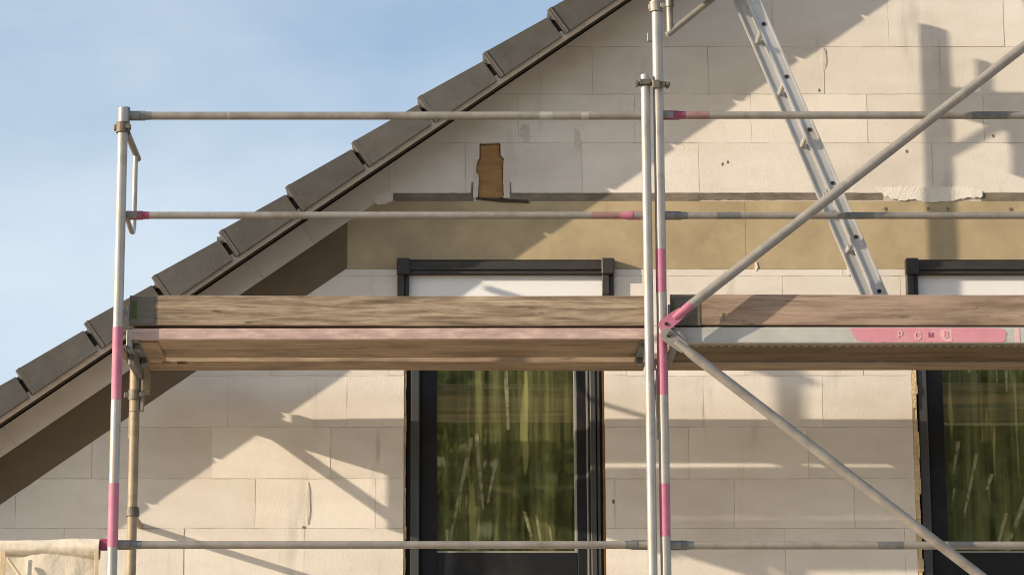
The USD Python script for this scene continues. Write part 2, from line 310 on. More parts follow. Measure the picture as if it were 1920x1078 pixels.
JG = 0.00095
def piece(name, poly, m, yf=YW, depth=0.03, label=None, gap=JG):
    p = poly.buffer(-gap, join_style=2)
    s = slab(p, yf, depth)
    if s is not None: obj(name, s, m, core, label=label)
rows = [zat(y, YW) for y in (1085, 990, 897, 800, 704, 611, 517, 505)]
lower = []
z = rows[0]
while z > 0.05: z -= 0.25; lower.insert(0, max(z, 0.02))
zrow = lower + rows
upper = [zstrip] + [zat(y, YW) for y in (268, 177, 88, -3, -94, -185, -276)]
BL = 0.604
off = {}
for zz, px in ((rows[0], 65), (rows[1], 572), (rows[2], 480), (rows[3], 1545), (rows[4], 600), (rows[5], 677), (rows[6], 1260)):
    off[round(zz, 4)] = xat(px, 900, YW)
for zz, px in zip(upper, (1310, 1408, 1545, 1665, 1500, 1610, 1530)): off[round(zz, 4)] = xat(px, 150, YW)
def rough_edge(g, amp=0.0010, step=0.055):
    pts = []
    n = max(8, int(g.exterior.length / step))
    ring_ = [g.exterior.interpolate(i / n, normalized=True) for i in range(n)]
    cs_ = list(g.exterior.coords)[:-1]
    ds = sorted([(g.exterior.project(p), p.x, p.y) for p in ring_] + [(g.exterior.project(__import__('shapely').geometry.Point(c)), c[0], c[1]) for c in cs_])
    q = Polygon([(x + rng.uniform(-amp, amp), y + rng.uniform(-amp, amp)) for _, x, y in ds]).buffer(0)
    return q
def lay(zs):
    for a, b in zip(zs[:-1], zs[1:]):
        o = off.get(round(a, 4), off.get(round(b, 4), rng.uniform(0, BL)))
        if b in rows and a in rows and False: pass
        k0 = int(math.floor((XL - o) / BL)); k1 = int(math.ceil((XE - o) / BL))
        for k in range(k0, k1):
            q = sbox(o + k * BL, a, o + (k + 1) * BL, b).intersection(field)
            if q.is_empty or q.area < 4e-4: continue
            for g in getattr(q, 'geoms', [q]):
                if g.geom_type == 'Polygon' and g.area > 4e-4:
                    if g.bounds[0] > XR + 2.2 or g.bounds[3] < 1.2:
                        extra.append(slab(g.buffer(-JG, join_style=2), YW, 0.03)); continue
                    piece('block', rough_edge(g), 'block', YW + rng.uniform(-0.0012, 0.0012))
extra = []
# the off[] table names the joint of the row whose LOWER edge is the next lower line
rowkey = {}
for i, zz in enumerate(rows[:7]):
    pass
def lay_rows(zs, table):
    for a, b in zip(zs[:-1], zs[1:]):
        off[round(a, 4)] = table.get(round(b, 4), off.get(round(a, 4), rng.uniform(0, BL)))
    lay(zs)
top_table = {}
for py, px in ((990, 572), (897, 480), (800, 620), (704, 1545), (611, 1400), (517, 1475), (505, 1590)): top_table[round(zat(py, YW), 4)] = xat(px, 850, YW)
lay_rows(zrow, top_table)
up_table = {round(zat(268, YW), 4): xat(1310, 300, YW), round(zat(177, YW), 4): xat(1408, 220, YW), round(zat(88, YW), 4): xat(1545, 130, YW), round(zat(-3, YW), 4): xat(1665, 40, YW)}
lay_rows(upper, up_table)
# the strip between beam top and the first upper course outside the felt is mortar bedding
fill = field.intersection(sbox(XL, zb1 - 0.001, XE, zstrip + 0.0))
if not fill.is_empty: extra.append(slab(fill.buffer(-JG), YW, 0.03))
ex = [e for e in extra if e is not None]
if ex: obj('more_blocks', ex, 'block', core, kind='stuff')
# cut blocks along the slope, joints square to the slope
cs, sn = 1 / math.hypot(1, SL), SL / math.hypot(1, SL)
def slope_split(poly, xs, name, m, yf, **kw):
    bands = []
    for xa, xb in zip(xs[:-1], xs[1:]):
        qa = [(xa - sn * 2, wtop(xa) + cs * 2), (xb - sn * 2, wtop(xb) + cs * 2), (xb + sn * 2, wtop(xb) - cs * 2), (xa + sn * 2, wtop(xa) - cs * 2)]
        q = Polygon(qa).intersection(poly)
        if not q.is_empty and q.area > 5e-4: piece(name, q, m, yf + rng.uniform(-0.001, 0.001), **kw)
jx = [xat(564, 420, YW) + d for d in (-3.4, -2.75, -2.1, -1.5, -0.92, -0.26, 0.0, 0.62)]
slope_split(cut, jx, 'cut_block', 'block', YW, gap=0.0012)
piece('sloping_beam', slb, 'dark_concrete', YW + 0.001, gap=0.0005)
piece('sloping_beam', right_beam, 'dark_concrete', YW + 0.001, gap=0.0005)
xj = xat(1398, 440, YW)
piece('ring_beam', ring.intersection(sbox(-20, 0, xj, 30)).difference(unary_union(boxes)), 'concrete', YW + 0.0015, gap=0.001)
piece('ring_beam', ring.intersection(sbox(xj, 0, 30, 30)).difference(unary_union(boxes)), 'concrete', YW + 0.0015, gap=0.001)
# dark felt strips along the top of the ring beam
def ragged(poly, amp, step=0.02, seed=0, bottom_only=False):
    r2 = random.Random(seed); ring_ = poly.exterior; n = int(ring_.length / step); pts = []
    for i in range(n):
        p = ring_.interpolate(i / n, normalized=True)
        pts.append((p.x + r2.uniform(-amp, amp) * 0.5, p.y + r2.uniform(-amp, amp)))
    q = Polygon(pts).buffer(0)
    return q
piece('bitumen_strip', ragged(sbox(XT, zb1 - 0.002, xat(888, 370, YW), zstrip), 0.0015, seed=1), 'bitumen', YW + 0.002)
piece('bitumen_strip', ragged(sbox(xat(957, 370, YW), zb1 - 0.002, xat(1310, 370, YW), zstrip), 0.0015, seed=2), 'bitumen', YW + 0.002)
piece('bitumen_strip', ragged(sbox(xat(1310, 370, YW), zb1 + 0.004, xat(1655, 370, YW), zstrip), 0.003, seed=5), 'bitumen', YW + 0.003)
piece('bitumen_strip', ragged(sbox(xat(1838, 370, YW), zb1 - 0.002, xat(2300, 370, YW), zstrip), 0.0015, seed=3), 'bitumen', YW + 0.002)
# mortar smeared over the beam edge
smear = Polygon([at(x, y, YW)[[0, 2]] for x, y in ((1640, 352), (1668, 372), (1690, 377), (1712, 374), (1738, 380), (1790, 377), (1812, 372), (1842, 370), (1842, 356), (1800, 350))])
piece('mortar_smear', ragged(smear, 0.004, 0.012, 4), 'mortar_white', YW - 0.004, 0.012)
smear2 = Polygon([at(x, y, YW)[[0, 2]] for x, y in ((700, 372), (716, 360), (733, 356), (737, 377), (725, 383), (712, 385), (703, 381))])
piece('mortar_smear', ragged(smear2, 0.004, 0.012, 5), 'mortar_white', YW - 0.003, 0.012)
for sx, sy, ww, hh, sd in ((985, 250, 10, 24, 1), (1082, 262, 7, 24, 2), (1546, 108, 4, 20, 4), (1591, 505, 3, 14, 11), (1418, 500, 3, 9, 12), (708, 838, 3, 36, 7), (578, 945, 4, 40, 8)):
    c = at(sx, sy, YW); r3 = random.Random(sd)
    q = Polygon([(c[0] + ww / 367 * math.cos(t) * r3.uniform(0.6, 1.15), c[2] + hh / 367 * math.sin(t) * r3.uniform(0.6, 1.15)) for t in np.linspace(0, 2 * math.pi, 22)[:-1]]).buffer(0)
    if sd in (13, 14): q = q.difference(wpx(889, 262, 948, 376))
    q = q.intersection(wall_poly).difference(openings)
    if not q.is_empty: piece('mortar_smear', q, 'mortar_white' if sd in (11, 12) else 'mortar_pale', YW - 0.0022, 0.01, gap=0)
# timber end walled into the gable above the beam, white mortar at its sides, dark strip of felt below
core_cut = infill.buffer(0.003)
piece('timber_infill', infill, 'timber', YW + 0.014, 0.03, gap=0, label='reddish brown timber end with chipped edges')
for x0, x1, sd in ((887, 899, 20), (942, 956, 21)):
    q = Polygon([at(x, y, YW)[[0, 2]] for x, y in ((x0 + 2, 300), (x1 - 2, 300), (x1, 340), (x1, 371), (x0, 371), (x0 + 1, 340))]).difference(infill.buffer(0.002))
    piece('mortar_smear', ragged(q, 0.002, 0.012, sd), 'mortar_pale', YW - 0.0022, 0.012, gap=0)
q = Polygon([at(x, y, YW)[[0, 2]] for x, y in ((893, 371), (930, 372), (990, 376), (992, 381), (940, 379), (893, 374))])
piece('felt_scrap', q, 'dark_wood_and_shade', YW - 0.006, 0.01, gap=0)
for x0 in (884, 953):
    q = Polygon([at(x, y, YW)[[0, 2]] for x, y in ((x0, 342), (x0 + 5, 342), (x0 + 6, 363), (x0 - 1, 363))])
    piece('felt_scrap', q, 'bitumen', YW - 0.0015, 0.01, gap=0)
# small spall holes
for px, py in ((1547, 100), (1536, 170), (1862, 255), (1700, 284), (1660, 392), (1740, 392), (1777, 392), (1895, 392), (1365, 305), (1355, 308), (570, 988), (1150, 940)):
    c = at(px, py, YW); q = Polygon([(c[0] + rng.uniform(0.6, 1.2) * 0.008 * math.cos(t), c[2] + rng.uniform(0.6, 1.3) * 0.01 * math.sin(t)) for t in np.linspace(0, 6.28, 9)[:-1]])
    piece('spall', q, 'bitumen', YW - 0.0012, 0.005, gap=0)

# other walls, closing the house
obj('side_wall', bx(XL, XL + 0.3, YW + 0.31, YW + 8.7, 0.02, wtop(XL) - 0.02), 'plaster', house)
obj('side_wall', bx(XE - 0.3, XE, YW + 0.31, YW + 8.7, 0.02, wtop(XL) - 0.02), 'plaster', house)
obj('back_wall', slab(wall_poly, YW + 8.71, 0.3), 'plaster', house)
obj('inner_floor', bx(-1.2, XE - 2.2, YW + 0.32, YW + 8.7, ZW_BOT - 0.25, ZW_BOT - 0.02), 'interior', house)
obj('inner_wall', bx(-1.2, XE - 2.2, YW + 3.2, YW + 3.3, ZW_BOT - 0.01, zb0 + 0.3), 'interior', house)
obj('inner_ceiling', bx(-1.2, XE - 2.2, YW + 0.32, YW + 3.19, zb0 + 0.05, zb0 + 0.25), 'interior', house)

# ---- roof: slabs, verge tiles, lath, gap darkened in colour for shade
OV = 0.29                                             # verge overhang
YV = YW - OV
f0, f1 = at(0, 783, YV), at(1180, -15.5, YV)
def ftop(x): return f0[2] + SL * (x - f0[0])
XRv = XR; ZRv = ftop(XRv)
XLv = XL - 0.45
TH = 0.125
def slope_poly(t0, t1, xa, xb): return Polygon([(xa, ftop(xa) + t0), (xb, ftop(xb) + t0), (xb, ftop(xb) + t1), (xa, ftop(xa) + t1)])
v1 = 1 / cs                                           # perpendicular -> upright
rl = slab(slope_poly(0.035 * v1, 0.105 * v1, XLv, XR), YV + 0.035, 9.6)
rr = rl.copy(); rr.vertices[:, 0] = 2 * XR - rr.vertices[:, 0]; rr.invert()
roof = obj('roof', [rl, rr], 'tile_dark', house)
obj('verge_lath', slab(slope_poly(-0.018, 0.034 * v1, XLv, XR), YV + 0.02, 0.025), 'lath', roof)
obj('verge_board', slab(slope_poly(0.026 * v1, 0.034 * v1, XLv, XR), YV + 0.046, 0.23), 'dark_wood_and_shade', roof)  # coloured near-black to paint the shade under the overhang
rl2 = slab(slope_poly(0.004, 0.10 * v1, XLv, XR), YV + 0.012, 0.26); rl2.vertices[:, 0] = 2 * XR - rl2.vertices[:, 0]; rl2.invert()
obj('verge_board', rl2, 'dark_wood_and_shade', roof)
# verge tiles: flap with raised lower end, rolled lip, top plate; each laps the one below
c0 = at(157, 603, YV)
def to_s(x, zz):                                      # along-slope and square-to-slope coordinates about f0
    dx, dz = x - f0[0], zz - f0[2]
    return dx * cs + dz * sn, -dx * sn + dz * cs
s_ref = to_s(c0[0], c0[2])[0]
PER = 152.7 / 5463 * (CAM_D + YV)
def from_s(s, n): return f0[0] + s * cs - n * sn, f0[2] + s * sn + n * cs
smax = to_s(XR, ZRv)[0]; smin = to_s(XLv, ftop(XLv))[0]
k = int((smin - s_ref) / PER)
while True:
    s0 = s_ref + k * PER; k += 1
    if s0 + PER * 0.6 > smax: break
    if s0 < smin - 0.1: continue
    j = rng.uniform(-0.004, 0.004); j2 = rng.uniform(-0.003, 0.003)
    hl, hu = 0.160 + j, 0.128 + j2
    flap = Polygon([from_s(s0 + j, 0.004 + j2), from_s(s0 + PER - 0.026, 0.004 + j2), from_s(s0 + PER - 0.026, hu), from_s(s0 + j, hl)])
    parts = [slab(flap, YV - 0.002 + rng.uniform(-0.002, 0.002), 0.018)]
    top = Polygon([from_s(s0 + j - 0.004, hl - 0.022), from_s(s0 + PER + 0.05, hu - 0.030), from_s(s0 + PER + 0.05, hu - 0.008), from_s(s0 + j - 0.004, hl)])
    parts.append(slab(top, YV + 0.016, 0.32))
    lip = []
    for nn in (0.006, hl + 0.001):
        for ds, yy in ((-0.008, YV + 0.016), (0.013, YV - 0.0045), (0.018, YV - 0.0045), (0.021, YV + 0.014)):
            px_, pz_ = from_s(s0 + ds + j, nn); lip.append((px_, yy, pz_))
    parts.append(trimesh.convex.convex_hull(np.array(lip)))
    obj('verge_tile', parts, 'tile', roof, smooth=35)
# field tiles behind the verge, one mesh (courses cannot be told apart from below)
fld = []
kk = int((smin - s_ref) / PER)
while s_ref + kk * PER + PER < smax:
    s0 = s_ref + kk * PER; kk += 1
    t = Polygon([from_s(s0 - 0.004, 0.125), from_s(s0 + PER + 0.04, 0.097), from_s(s0 + PER + 0.04, 0.117), from_s(s0 - 0.004, 0.147)])
    fld.append(slab(t, YV + 0.345, 8.9))
obj('roof_tiles', fld, 'tile', roof, kind='stuff')

# ---- windows
smears = [(884, 820, 842, 1020, 8), (893, 812, 906, 955, 8), (931, 858, 914, 945, 7), (946, 640, 953, 806, 9), (984, 958, 1002, 1030, 7), (1006, 965, 1016, 1030, 6), (908, 935, 890, 930, 6), (1030, 985, 1036, 1032, 5), (866, 900, 862, 960, 4),
          (1797, 826, 1787, 890, 8), (1832, 850, 1808, 965, 7), (1860, 888, 1850, 918, 8), (1926, 925, 1888, 1028, 10), (1886, 962, 1872, 1022, 8), (1886, 690, 1888, 735, 6), (1868, 690, 1870, 720, 4), (1790, 915, 1784, 950, 5)]
def window(wx, label):
    a, b = wx; yf = YW + 0.04
    w = b - a
    def fr(x0, x1, z0, z1, y0, y1): return bx(x0, x1, y0, y1, z0, z1, 0.002)
    gl = 13 / 367.0
    zs = ZW_BOT
    # outer frame in the opening
    parts = [fr(a + 0.012, a + 0.085, zs, ZW_TOP, yf, yf + 0.07), fr(b - 0.085, b - 0.012, zs, ZW_TOP, yf, yf + 0.07),
             fr(a + 0.085, b - 0.085, zs, zs + 0.075, yf, yf + 0.07), fr(a + 0.085, b - 0.085, ZW_TOP - 0.06, ZW_TOP, yf, yf + 0.07)]
    win = obj('window', parts, 'anthracite', house, label=label)
    sa, sb = a + 0.087, b - 0.087
    z0, z1 = zs + 0.077, ZW_TOP - 0.062
    gx0, gx1 = a + 0.168, b - 0.142
    gz0, gz1 = zat(1038, YW + 0.1), z1 - 0.07
    ys = yf + 0.012
    obj('sash', [fr(sa, gx0, z0, z1, ys, ys + 0.06), fr(gx1, sb, z0, z1, ys, ys + 0.06), fr(gx0, gx1, z0, gz0, ys, ys + 0.06), fr(gx0, gx1, gz1, z1, ys, ys + 0.06)], 'anthracite', win)
    obj('glazing_bead', [bx(gx1 - 0.011, gx1 - 0.001, ys + 0.004, ys + 0.05, gz0, gz1), bx(gx0 + 0.001, gx1 - 0.0115, ys + 0.004, ys + 0.05, gz0 + 0.0005, gz0 + 0.009)], 'bead_highlight', win)  # right and bottom only: a highlight put into the colour
    obj('pane', bx(gx0 + 0.0005, gx1 - 0.0005, ys + 0.05, ys + 0.0505, gz0 + 0.0005, gz1 - 0.0005), 'glass', win)
    for (u0, v0, u1, v1_, w_) in smears:
        yp = ys + 0.0485
        A, B = at(u0, v0, yp), at(u1, v1_, yp)
        if not (gx0 + 0.01 < A[0] < gx1 - 0.02 and gx0 + 0.01 < B[0] < gx1 - 0.02): continue
        hw = w_ / 367 / 2
        q = Polygon([(A[0] - hw, A[2]), (A[0] + hw, A[2]), (B[0] + hw * 0.6, B[2]), (B[0] - hw * 0.6, B[2])])
        obj('dirt_streak', slab(ragged(q, 0.002, 0.02, int(u0)), yp, 0.0006), 'streak', win)
    obj('guide_rail', bx(a + 0.034, a + 0.078, yf - 0.03, yf - 0.001, zs, ZW_TOP, 0.003), 'guide_rail', win)
    obj('guide_rail', [bx(b - 0.074, b - 0.046, yf - 0.03, yf - 0.001, zs, ZW_TOP, 0.003), bx(b - 0.04, b - 0.026, yf - 0.026, yf - 0.001, zs, ZW_TOP, 0.002)], 'guide_rail', win)
    obj('window_seal', [bx(sb - 0.006, sb + 0.001, ys - 0.006, ys + 0.01, z0, z1)], 'bead_highlight', win)
    # expanding foam and packers in the gap
    r4 = random.Random(int(abs(a) * 1000))
    foam = []
    z = zs
    while z < ZW_TOP - 0.03:
        h = r4.uniform(0.03, 0.09); t = r4.uniform(0.004, 0.010) if a < 1 else r4.uniform(0.018, 0.027)
        foam.append(bx(a + 0.0005, a + 0.004 + t, yf - (0.03 if a < 1 else 0.039) + r4.uniform(-0.005, 0.005), yf - 0.0005 if a >= 1 else yf + 0.05, z, min(z + h, ZW_TOP), 0.0015)); z += h
        
    obj('foam_seal', foam, 'foam', win)
    obj('reveal_strip', bx(b - 0.0115, b - 0.0005, yf - 0.006, yf + 0.05, zs, ZW_TOP), 'timber', win)
    obj('sill', bx(a + 0.001, b - 0.001, YW - 0.03, yf + 0.07, zs - 0.03, zs - 0.001, 0.004), 'anthracite', win)
    return win
window(W1, 'tall dark window behind the left bay')
window(W2, 'tall dark window behind the right bay')
def shutter(b, label):
    x0, _, x1, z1 = b.bounds
    zt = z1
    wp = obj('shutter_panel', bx(x0 + 0.05, x1 - 0.05, YW + 0.004, YW + 0.05, ZW_TOP + 0.0, zt - 0.05), 'shutter_white', house, label=label)
    y0, y1 = YW - 0.035, YW + 0.045
    obj('shutter_frame', [bx(x0 + 0.058, x1 - 0.058, y0 + 0.006, y1, zt - 0.082, zt - 0.012, 0.004),
                          bx(x0 + 0.059, x1 - 0.059, y0 - 0.004, y0 + 0.007, zt - 0.060, zt - 0.048, 0.002)], 'shutter_frame', wp)
    for s in (0, 1):
        xa = x0 if s == 0 else x1 - 0.06
        obj('end_cap', bx(xa - 0.003, xa + 0.063, y0 - 0.012, y1, zt - 0.085, zt, 0.006), 'shutter_frame', wp)
        obj('frame_post', [bx(xa, xa + 0.036, y0, y1, ZW_TOP + 0.001, zt - 0.086, 0.003), bx(xa + 0.038, xa + 0.060, y0 + 0.012, y1, ZW_TOP + 0.001, zt - 0.086, 0.003)], 'shutter_frame', wp)
shutter(boxes[0], 'white roller shutter panel in black frame over the left window')
shutter(boxes[1], 'white roller shutter panel in black frame over the right window')

# ------------------------------------------------------------------ scaffold
R = 0.02415
YI = 0.58                                             # inner posts
ZD = zat(613, 0.04)                                   # deck top, at its front edge
ZB = zat(637, 0.04)                                   # underside
XPL = xat(219, 700, 0); XPM = xat(1241, 620, 0); XPR = XPM + (XPM - XPL)
XIL, XIM = xat(250, 880, YI), xat(1233, 60, YI)
def coupler(name, c, axis_z=True, parent=None, w=0.06, lug=0.035, matn='coupler_steel', tilt=0.0, depth=None):
    """A tube clamp: collar halves, hinge lug and bolt with nut."""
    x, y, z = c; ps = []
    col = trimesh.creation.annulus(R + 0.0005, R + 0.009, 0.05, sections=20); col.apply_translation((x, y, z)); ps.append(col)
    ps.append(bx(x - w / 2 - lug, x - R - 0.004, y - 0.012, y + 0.012, z - 0.014, z + 0.014, 0.003))
    ps.append(bx(x + R + 0.004, x + w / 2 + lug * 0.6, y - 0.013, y + 0.013, z - 0.012, z + 0.012, 0.003))
    ps.append(tube((x + w / 2 + lug * 0.3, y - 0.03, z), (x + w / 2 + lug * 0.3, y + 0.02, z), 0.008, 8))
    ps.append(tube((x + w / 2 + lug * 0.3, y - 0.036, z), (x + w / 2 + lug * 0.3, y - 0.022, z), 0.014, 6))
    return obj(name, ps, matn, parent)
def band_sleeve(px_top, px_bot, x, parent, name='paint_band', m='pink_paint'):
    za, zb_ = zat(px_bot, 0), zat(px_top, 0)
    obj(name, tube((x, 0, za), (x, 0, zb_), R + 0.0006, 28, cap=0.0003), m, parent, smooth=40)
def frame(x, xi, ztop, zitop, label, levels, gusset=True, mi='galvanised', brights='galvanised_bright'):
    t = thing('scaffold_standard', label, 'scaffold posts', 'upright post pairs of the scaffold')
    obj('outer_post', tube((x, 0, 0.05), (x, 0, ztop), R, 28), brights, t, smooth=40)
    obj('inner_post', tube((xi, YI, 0.05), (xi, YI, zitop), R, 28), mi, t, smooth=40)
    for xx, yy in ((x, 0), (xi, YI)):
        obj('base_plate', [bx(xx - 0.075, xx + 0.075, yy - 0.075, yy + 0.075, 0.002, 0.012), tube((xx, yy, 0.012), (xx, yy, 0.3), 0.030, 16)], 'galvanised', t)
    for zl in levels:
        obj('transom', [tube((x, 0.0, zl), (xi, YI, zl), 0.0205, 16)], mi, t, smooth=40)
        if gusset:
            for (xa, ya, sg) in ((x, 0.0, 1), (xi, YI, -1)):
                g0 = np.array((xa, ya + sg * 0.115, zl - 0.03)); g1 = np.array((xa, ya + sg * R * 0.6, zl - 0.31))
                obj('gusset', tube(g0, g1, 0.013, 12), mi, t, smooth=40)
    return t
ZTR = ZB - 0.035                                      # transom below the deck
fl = frame(XPL, XIL, zat(203, 0), ZTR + 0.03, 'left end scaffold post pair with two pink bands, its top standing free against the sky', [ZTR, ZTR - 2.0], gusset=False, mi='old_tube')
band_sleeve(614, 750, XPL, fl); band_sleeve(906, 1026, XPL, fl)
obj('post_top', tube((XPL + 0.012, 0.018, zat(240, 0)), (XPL + 0.012, 0.018, zat(200, 0)), 0.019, 16), 'fitting_steel', fl, smooth=40)
coupler('coupler', (XPL, 0, zat(240, 0)), parent=fl, w=0.05, lug=0.018)
# coupled inner tube joint below the deck
zc = zat(741, YI)
coupler('coupler', (XIL, YI, zc), parent=fl, w=0.055, lug=0.026)
obj('joint_sleeve', tube((XIL, YI, zat(772, YI)), (XIL, YI, zat(701, YI)), R + 0.004, 20), 'old_tube', fl, smooth=40)
obj('wedge_plate', bx(XIL + R + 0.004, XIL + R + 0.020, YI - 0.02, YI + 0.02, zat(771, YI), zat(712, YI), 0.003), 'galvanised', fl)
# console bracket on the inner post reaching towards the wall, carrying the inner plank
def console(x, z, t, m='old_tube'):
    b = obj('console_bracket', [tube((x, YI + R, z), (x, YI + 0.29, z), 0.017, 14), tube((x, YI + 0.27, z - 0.005), (x, YI + 0.055, z - 0.275), 0.019, 12),
                                bx(x - 0.022, x + 0.004, YI + 0.034, YI + 0.070, z - 0.32, z + 0.05, 0.003), bx(x - 0.02, x + 0.002, YI + 0.018, YI + 0.036, z - 0.30, z - 0.25, 0.002), bx(x - 0.02, x + 0.002, YI + 0.018, YI + 0.036, z - 0.05, z, 0.002)], m, t, smooth=40)
console(XIL - 0.01, ZTR - 0.02, fl)
fm = frame(XPM, XIM, zat(-330, 0), zat(-160, YI), 'middle scaffold post pair with three pink bands between the left and right bays', [ZTR, ZTR + 2.0, ZTR - 2.0])
band_sleeve(468, 549, XPM, fm); band_sleeve(626, 741, XPM, fm); band_sleeve(907, 1006, XPM, fm)
console(XIM - 0.01, ZTR - 0.02, fm, 'galvanised')
coupler('rail_clamp', (XPM - 0.002, 0.0, zat(14, 0)), parent=fm, w=0.05, lug=0.012, matn='galvanised')
obj('locking_pin', bx(XPM - 0.045, XPM - 0.02, 0.03, 0.045, zat(74, 0), zat(58, 0), 0.002), 'fitting_steel', fm)
fr_ = frame(XPR, XIM + XPR - XPM, zat(-330, 0), zat(-172, YI), 'right scaffold post pair ending the bay with the pink deck label', [ZTR, ZTR + 2.0, ZTR - 2.0])
XPF = XPL - 1.57
ff = frame(XPF, XPF + 0.03, ZTR - 0.8, ZTR - 0.8, 'lower end post pair of the short bay with the beige sheet', [ZTR - 2.0], mi='old_tube')

# extra tube clamped beside the middle post
XT1 = xat(1217, 620, -0.012)
tt = thing('scaffold_tube', 'weathered tube clamped upright against the middle post', 'scaffold tube')
obj('tube', tube((XT1, -0.012, 0.06), (XT1, -0.012, zat(141, -0.012)), 0.0222, 28), 'galvanised_bright', tt, smooth=40)
zc = zat(161, 0)
obj('swivel_coupler', [bx(XT1 - 0.045, XPM + 0.058, -0.034, -0.026, zc - 0.011, zc + 0.011, 0.003), tube((XT1 - 0.04, -0.045, zc + 0.004), (XT1 - 0.04, 0.012, zc + 0.004), 0.009, 8),
                       tube((XPM + 0.046, -0.05, zc - 0.004), (XPM + 0.046, 0.012, zc - 0.004), 0.009, 8), bx(XT1 - 0.03, XT1 + 0.026, -0.044, -0.033, zc - 0.006, zc + 0.022, 0.003),
                       bx(XT1 + 0.032, XPM + 0.008, -0.05, -0.033, zc - 0.026, zc + 0.016, 0.004), bx(XPM - 0.024, XPM + 0.034, -0.044, -0.033, zc - 0.02, zc + 0.010, 0.003)], 'coupler_steel', tt)

# guard rails
def rail(x0, x1, py, r, label, ends, scuffs=(), Y=0.03, zz=None, matn='galvanised'):
    z = zat(py, Y) if zz is None else zz
    t = thing('guard_rail', label, 'guard rail', 'guard rails of the scaffold')
    obj('tube', tube((x0, Y, z), (x1, Y, z), r, 22), matn, t, smooth=40)
    for (xe, sgn), m in zip(((x0, 1), (x1, -1)), ends):
        if m is None: continue
        L = 0.085
        a, b = xe, xe + sgn * L
        e = obj('rail_end', [bx(min(a, b), max(a, b), Y - 0.007, Y + 0.007, z - r - 0.004, z + r + 0.004, 0.003), tube((b - sgn * 0.03, Y, z), (b + sgn * 0.03, Y, z), r + 0.0025, 18, r2=r + 0.0006)], m, t, smooth=35)
        obj('bolt', tube((a + sgn * 0.06, Y - 0.011, z), (a + sgn * 0.06, Y + 0.011, z), 0.007, 8), 'black_hole', t)
    for px0, px1, m_ in scuffs:
        obj('scuffed_band', tube((xat(px0, py, Y), Y, z), (xat(px1, py, Y), Y, z), r + 0.0004, 20, cap=0.0002), m_, t, smooth=40)
    return t
xl0, xl1 = XPL + R - 0.004, XT1 - 0.012
xr0, xr1 = XPM + R - 0.004, XPR - R + 0.004
rail(xl0, xl1, 217.5, 0.0195, 'top guard rail of the left bay, crossing the sky and roof edge', ('fitting_steel', None), ((1012, 1036, 'galvanised_bright'), (1090, 1104, 'galvanised_bright'), (427, 431, 'galvanised_bright')))
rail(xl0, xl1, 404, 0.0175, 'middle guard rail of the left bay with pink sleeves at both ends', ('magenta_paint', 'pink_paint'), ((1110, 1166, 'dull_pink'),))
rail(xl0, xl1, 1021, 0.0185, 'low guard rail of the left bay crossing the dark window', ('fitting_steel', 'fitting_steel'))
rail(xr0, xr1, 216.5, 0.0185, 'top guard rail of the right bay with a dark pink left end', ('magenta_paint', None), ((1290, 1330, 'dull_pink'), (1822, 1888, 'fitting_steel')))
rail(xr0, xr1, 404.5, 0.0165, 'middle guard rail of the right bay with a dark steel left end', ('fitting_steel', None), ((1343, 1388, 'fitting_steel'), (1584, 1638, 'fitting_steel')))
rail(xr0, xr1, 1022, 0.0185, 'low guard rail of the right bay with a dark bolted left fitting', ('fitting_steel', None), ((1645, 1694, 'fitting_steel'),))

# toe boards
def board(x0, x1, y0, y1, z0, z1, m, warp=0.0, seed=0, n=24):
    """A plank along x with eased edges and a slightly uneven run."""
    r5 = random.Random(seed); b = 0.004
    sec = [(y0 + b, z0), (y1 - b, z0), (y1, z0 + b), (y1, z1 - b), (y1 - b, z1), (y0 + b, z1), (y0, z1 - b), (y0, z0 + b)]
    V, Fc = [], []; xs = np.linspace(x0, x1, n)
    ph = r5.uniform(0, 6)
    for i, x in enumerate(xs):
        d = warp * math.sin(ph + 2.1 * (x - x0)) ; e = warp * 0.5 * (meshkit.noise(np.array([[x * 4.0, seed, 0.3]]))[0] - 0.5)
        for yy, zz in sec: V.append((x, yy + d * 0.5, zz + d + e))
    k = len(sec)
    for i in range(n - 1):
        for j in range(k):
            a, c = i * k + j, i * k + (j + 1) % k
            Fc += [(a, c + k, c), (a, a + k, c + k)]
    for base, flip in ((0, False), ((n - 1) * k, True)):
        for j in range(1, k - 1): Fc.append((base, base + j, base + j + 1) if not flip else (base, base + j + 1, base + j))
    m_ = trimesh.Trimesh(V, Fc, process=False); m_.fix_normals(); return m_
zt0, zt1 = zat(611, 0.03), zat(554, 0.03)
xa, xb_ = xat(243, 580, 0.03), XT1 + 0.004
tb = thing('toe_board', 'brown weathered toe board standing on the deck of the left bay', 'toe board', 'toe boards of the scaffold')
obj('board', board(xa, xb_, 0.032, 0.060, zt0 + 0.002, zt1, None, 0.002, 3), 'toe_wood', tb)
obj('end_fitting', [bx(xa - 0.012, xa - 0.001, 0.028, 0.064, zt0 + 0.03, zt0 + 0.105, 0.003), bx(xa - 0.026, xa - 0.012, 0.02, 0.03, zt0 + 0.05, zt0 + 0.075, 0.002)], 'galvanised', tb)
obj('end_plate', bx(xa + 0.001, xat(290, 580, 0.03), 0.0300, 0.0318, zt0 + 0.004, zt1 - 0.003), 'shade_grey', tb)  # thin plate painting the left post shadow onto the board end
obj('foot_batten', bx(xa + 0.02, xb_ - 0.01, 0.064, 0.09, zt0 - 0.03, zt0 + 0.02), 'dark_wood_and_shade', tb)  # dark strip painting the shade line between toe board and deck
obj('paint_mark', bx(xa + 0.006, xa + 0.034, 0.0285, 0.0299, zt0 + 0.035, zt1 - 0.025), 'green_mark', tb, label='green paint mark at the board end')
xc, xd = xat(1257, 580, 0.03), XPR - 0.03
